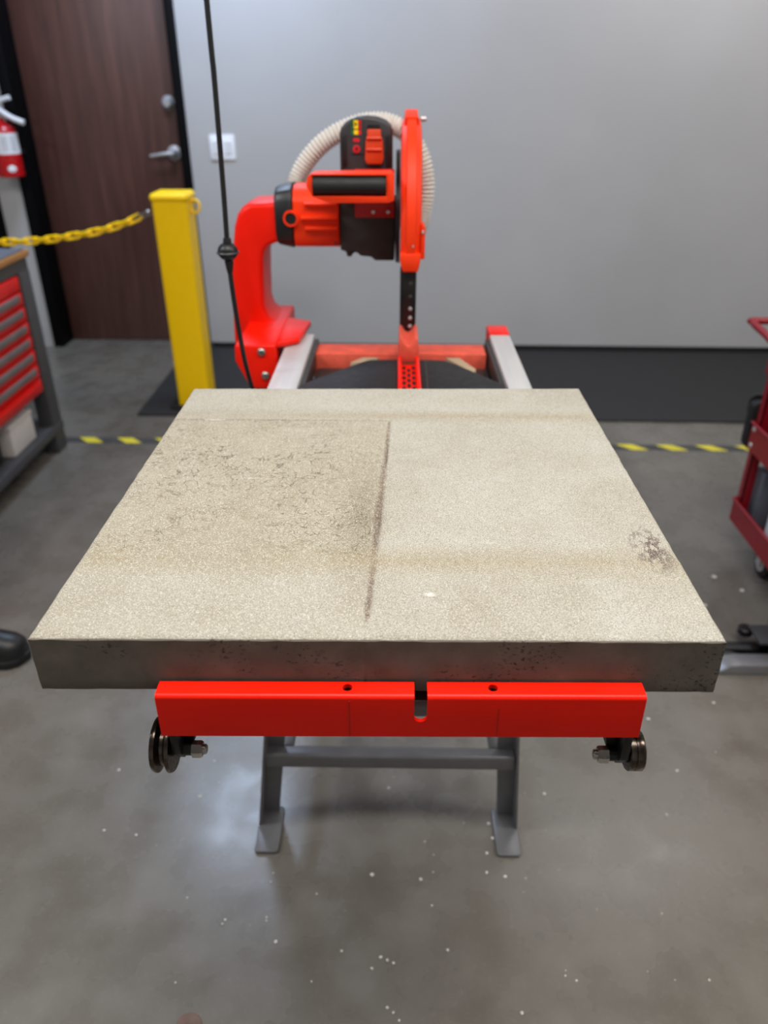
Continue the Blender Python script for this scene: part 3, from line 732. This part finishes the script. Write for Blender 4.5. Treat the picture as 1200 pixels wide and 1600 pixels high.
for i in range(8):
    z1, z0 = zs[i]-.003, zs[i+1]+.003
    dr = obj('drawer', B(X1-.0215, X1+.004, Y0+.095, Y1-.11, z0, z1), 'chest_red', tc, bevel=.003)
    if i:
        h0, h1 = z1-.030, z1-.004
        obj('drawer_pull', prism([(X1+.0045, h0), (X1+.016, h0+.003), (X1+.018, h1), (X1+.0045, h1)], 'y', Y0+.16, Y1-.155), 'handle_grey' if i < 7 else 'chest_red', dr, bevel=.001)
wb = thing('white_carton', 'small white carton on the low shelf under the red drawers', 'carton', (-1.52, 2.66, .1225))
obj('carton_body', B(-1.575, -1.43, 2.60, 2.79, .1225, .224), 'card', wb, bevel=.003)
obj('carton_lid', B(-1.578, -1.427, 2.597, 2.793, .2245, .242), 'card', wb, bevel=.003)
o = thing('black_tool_case', 'black tool case behind the white carton on the low shelf', 'case', (-1.55, 2.45, .1225))
obj('case_shell', B(-1.62, -1.45, 2.20, 2.56, .1225, .22), 'black', o, bevel=.012)
obj('case_handle', tube(spline([(-1.449, 2.33, .17), (-1.43, 2.335, .172), (-1.43, 2.425, .172), (-1.449, 2.43, .17)], 5), .007, 8), 'charcoal', o)

# ---------------------------------------------------------------- red utility cart
ca = thing('utility_cart', 'dark red three-tier utility cart at the right edge of the picture', 'cart', (1.33, 1.84, 0))
CX0, CX1, CY0, CY1 = 1.10, 1.52, 1.45, 2.225
def tray(z0, z1, nm):
    bm = new(); t_ = .006
    box(bm, CX0, CX1, CY0, CY1, z0, z0+t_)
    box(bm, CX0, CX0+t_, CY0, CY1, z0+t_, z1); box(bm, CX1-t_, CX1, CY0, CY1, z0+t_, z1)
    box(bm, CX0+t_, CX1-t_, CY0, CY0+t_, z0+t_, z1); box(bm, CX0+t_, CX1-t_, CY1-t_, CY1, z0+t_, z1)
    tr = obj('tray', bm, 'cart', ca, smooth=False)
    obj('tray_rim', tube([(CX0, CY0, z1), (CX1, CY0, z1), (CX1, CY1, z1), (CX0, CY1, z1)], .006, 8, closed=True), 'cart', tr)
    return tr
tray(.60, .675, 0); t2 = tray(.355, .44, 1); tray(.10, .175, 2)
for xx in (CX0+.0065, CX1-.035):
    for yy in (CY0+.0065, CY1-.035):
        obj('post', box(B(xx, xx+.0285, yy, yy+.004, .108, .67), xx if xx < 1.3 else xx+.0245, xx+.004 if xx < 1.3 else xx+.0285, yy, yy+.0285, .108, .67), 'cart', ca, smooth=False)
for (z) in (.425, .372):
    obj('bolt_or_glint', lathe((CX0+.0005, CY1-.02, z), (-1, 0, 0), [(0, .009), (.003, .008), (.005, .004)], 14), 'chrome', ca)
obj('push_handle', tube(spline([(CX0+.012, CY1-.03, .675), (CX0+.008, CY1+.06, .692), (CX0+.004, CY1+.16, .705), (CX0+.04, CY1+.178, .706), (CX1-.04, CY1+.178, .706), (CX1-.004, CY1+.16, .705), (CX1-.01, CY1+.06, .692), (CX1-.012, CY1-.03, .675)], 6), .011, 10), 'cart', ca)
for xx in (CX0+.05, CX1-.05):
    for yy in (CY0+.08, CY1-.19):
        cs = obj('caster', lathe((xx-.012, yy, .045), (1, 0, 0), [(0, .030), (.002, .042), (.005, .0445), (.019, .0445), (.022, .042), (.024, .030)], 28), 'rubber', ca)
        obj('caster_hub', lathe((xx-.0155, yy, .045), (1, 0, 0), [(0, .012), (.002, .025), (.029, .025), (.031, .012)], 20), 'alu', cs)
        obj('caster_fork', box(box(B(xx-.021, xx-.017, yy-.015, yy+.015, .04, .093), xx+.017, xx+.021, yy-.015, yy+.015, .04, .093), xx-.021, xx+.021, yy-.02, yy+.02, .093, .0995), 'chrome', cs, smooth=False)
o = thing('black_holster', 'black pouch hung on the far end of the red cart', 'pouch', (1.14, 2.24, .36))
obj('pouch', prism(rrect(1.095, 1.20, .345, .50, .02), 'y', 2.232, 2.272), 'rubber', o, bevel=.006)
obj('pouch_flap', prism(rrect(1.098, 1.197, .44, .512, .02), 'y', 2.273, 2.281), 'black', o, bevel=.002)
o = thing('white_bottle', 'white plastic bottle on the bottom tray of the red cart', 'bottle', (1.205, 2.10, .1062))
obj('bottle_body', lathe((1.205, 2.09, .1062), (0, 0, 1), [(0, .040), (.004, .045), (.14, .045), (.165, .034), (.178, .018), (.188, .016)], 28), 'white', o)
obj('bottle_cap', cyl((1.205, 2.09, .2945), (0, 0, 1), .019, .022, 20, ch=.002), 'white', o)
o = thing('black_case', 'black tool case lying on the bottom tray of the red cart', 'case', (1.27, 1.85, .1062))
obj('case_shell', B(1.13, 1.40, 1.62, 2.02, .1064, .165), 'black', o, bevel=.012)
obj('case_latch', B(1.122, 1.1299, 1.78, 1.83, .13, .155), 'charcoal', o, bevel=.002)
o = thing('grey_parts_box', 'grey parts box standing on the bottom tray behind the white bottle', 'box', (1.2, 2.18, .1062))
obj('box_body', B(1.14, 1.42, 2.145, 2.205, .1064, .30), 'top_grey', o, bevel=.004)
obj('box_label', B(1.19, 1.33, 2.1435, 2.1449, .18, .25), 'card', o, smooth=False)

# ---------------------------------------------------------------- floor things
sb = thing('steel_floor_stand', 'low dark steel stand base on the floor right of the slab', 'stand', (1.0, 1.62, 0))
obj('foot_bar', prism([(.845, .0005), (1.45, .0005), (1.45, .032), (.905, .032), (.875, .028), (.845, .008)], 'y', 1.565, 1.615), 'stand', sb, bevel=.003)
obj('rear_bar', prism([(.835, .0005), (1.45, .0005), (1.45, .026), (.86, .026), (.835, .015)], 'y', 1.64, 1.675), 'black', sb, bevel=.003)
obj('diagonal_bar', prism([(.80, 1.68), (.835, 1.695), (.93, 1.62), (.89, 1.616)], 'z', .002, .022), 'charcoal', sb, bevel=.002)
ub = obj('upright', B(1.0, 1.04, 1.617, 1.638, .001, .055), 'black', sb, bevel=.003)
obj('clamp_plate', B(.965, 1.16, 1.62, 1.70, .0555, .063), 'charcoal', ub, bevel=.002)
obj('knob', cyl((.962, 1.70, .032), (0, 0, 1), .02, .022, 16, ch=.003), 'black', ub)

def shoe():
    s = thing('black_shoe', 'toe of a black work shoe at the left edge of the picture', 'shoe', (-1.13, 1.60, 0))
    # outline sole
    n = 28; tx, hx, yc = -.985, -1.275, 1.60
    prof = [(.0, .030), (.04, .034), (.10, .036), (.16, .042), (.215, .050), (.255, .047), (.278, .035), (.288, .018)]
    def outline(g=0):
        top = [(hx+a*1.0, yc+w+g) for a, w in prof]; bot = [(hx+a*1.0, yc-w-g) for a, w in prof]
        return [(hx-.008-g, yc)] + bot + [(tx+.003+g, yc)] + top[::-1]
    obj('sole', prism(outline(.004), 'z', .0005, .024), 'rubber', s, bevel=.004)
    bm = new(); rings = []
    H = [.085, .09, .088, .078, .062, .052, .042, .030]
    for (a, w), h in zip(prof, H):
        x = hx+a
        rings.append([bm.verts.new((x, yc+w*math.cos(t)*(1 if abs(math.sin(t)) < .95 else 1), .0245+h*math.sin(t)**.8 if math.sin(t) > 0 else .0245)) for t in [PI*i/10 for i in range(11)]])
    for A, Bv in zip(rings, rings[1:]):
        for i in range(10): bm.faces.new((A[i], A[i+1], Bv[i+1], Bv[i]))
        bm.faces.new((A[10], A[0], Bv[0], Bv[10]))
    bm.faces.new(rings[0]); bm.faces.new(rings[-1][::-1])
    obj('upper', bm, 'black', s, angle=70)
    for i in range(4):
        x = hx+.125+i*.022; h = .0245+.074-i*.0085
        obj('lace', tube(spline([(x, yc-.024, h-.008), (x+.004, yc, h+.004), (x, yc+.024, h-.008)], 4), .003, 6), 'charcoal', s)
shoe()

fp = thing('floor_plug', 'brown rusty cleanout plug set in the grey floor, nearest thing to the viewer', 'plug', (-.334, .684, 0))
obj('plug_disc', lathe((-.334, .684, .0003), (0, 0, 1), [(0, .022), (.0012, .022), (.0018, .019), (.0010, .017), (.0010, 0)], 28), 'rust', fp)
obj('plug_slot', B(-.342, -.326, .681, .687, .0012, .0022), 'black', fp, smooth=False)

# crumbs on the floor (measured spots first, then scattered ones)
spots = [(-.04, .967, 5), (.055, .959, 4), (-.235, .968, 2), (-.21, .83, 4), (-.31, .87, 3), (-.314, .862, 2), (.185, .976, 3.5), (.22, .968, 4), (.26, .965, 2), (-.145, .925, 2),
         (-.09, .815, 3), (-.02, .805, 3.5), (-.008, .80, 3), (.003, .795, 3), (-.035, .785, 3), (.075, .905, 2.5), (.10, .82, 3), (.218, .715, 3.5), (-.007, .72, 3), (.003, .712, 2.5), (.013, .70, 2.5),
         (.32, .77, 2.5), (.55, .775, 2.5), (-.53, 1.05, 3), (-.60, 1.06, 3), (-.62, 1.22, 3.5), (-.42, 1.15, 4), (-.41, 1.25, 3), (.33, 1.17, 4), (.20, 1.09, 4), (.205, 1.055, 4), (.19, 1.02, 4), (.64, 1.24, 3.5), (.62, 1.40, 5), (.80, 1.46, 4), (.58, 1.12, 3),
         (-.01, 1.18, 4), (1.0, 2.02, 9), (1.06, 1.95, 7), (.92, 1.87, 7), (.88, 2.35, 6)]
rr = random.Random(11)
for i in range(34): spots.append((rr.uniform(-.5, .75), rr.uniform(.72, 1.3), rr.uniform(1, 2.2)))
protos = []
for k in range(4):
    bm = new(); g = bmesh.ops.create_icosphere(bm, subdivisions=1, radius=1)
    for v in g['verts']: v.co = Vector((v.co.x*rr.uniform(.7, 1.2), v.co.y*rr.uniform(.7, 1.2), max(v.co.z, -.45)*rr.uniform(.4, .6)))
    mn = min(v.co.z for v in bm.verts)
    for v in bm.verts: v.co.z -= mn
    me = bpy.data.meshes.new('concrete_crumb'); bm.to_mesh(me); bm.free(); me.materials.append(M['chip']); protos.append(me)
for i, (x, y, r) in enumerate(spots):
    o = bpy.data.objects.new('concrete_crumb', protos[i % 4]); COL.objects.link(o)
    o.location = (x, y, .0002); o.rotation_euler = (0, 0, rr.uniform(0, 6)); s = r*.00095; o.scale = (s, s, s)
    tag(o, 'tiny pale concrete crumb lying on the grey floor', 'crumb', 'pale concrete crumbs scattered on the floor')
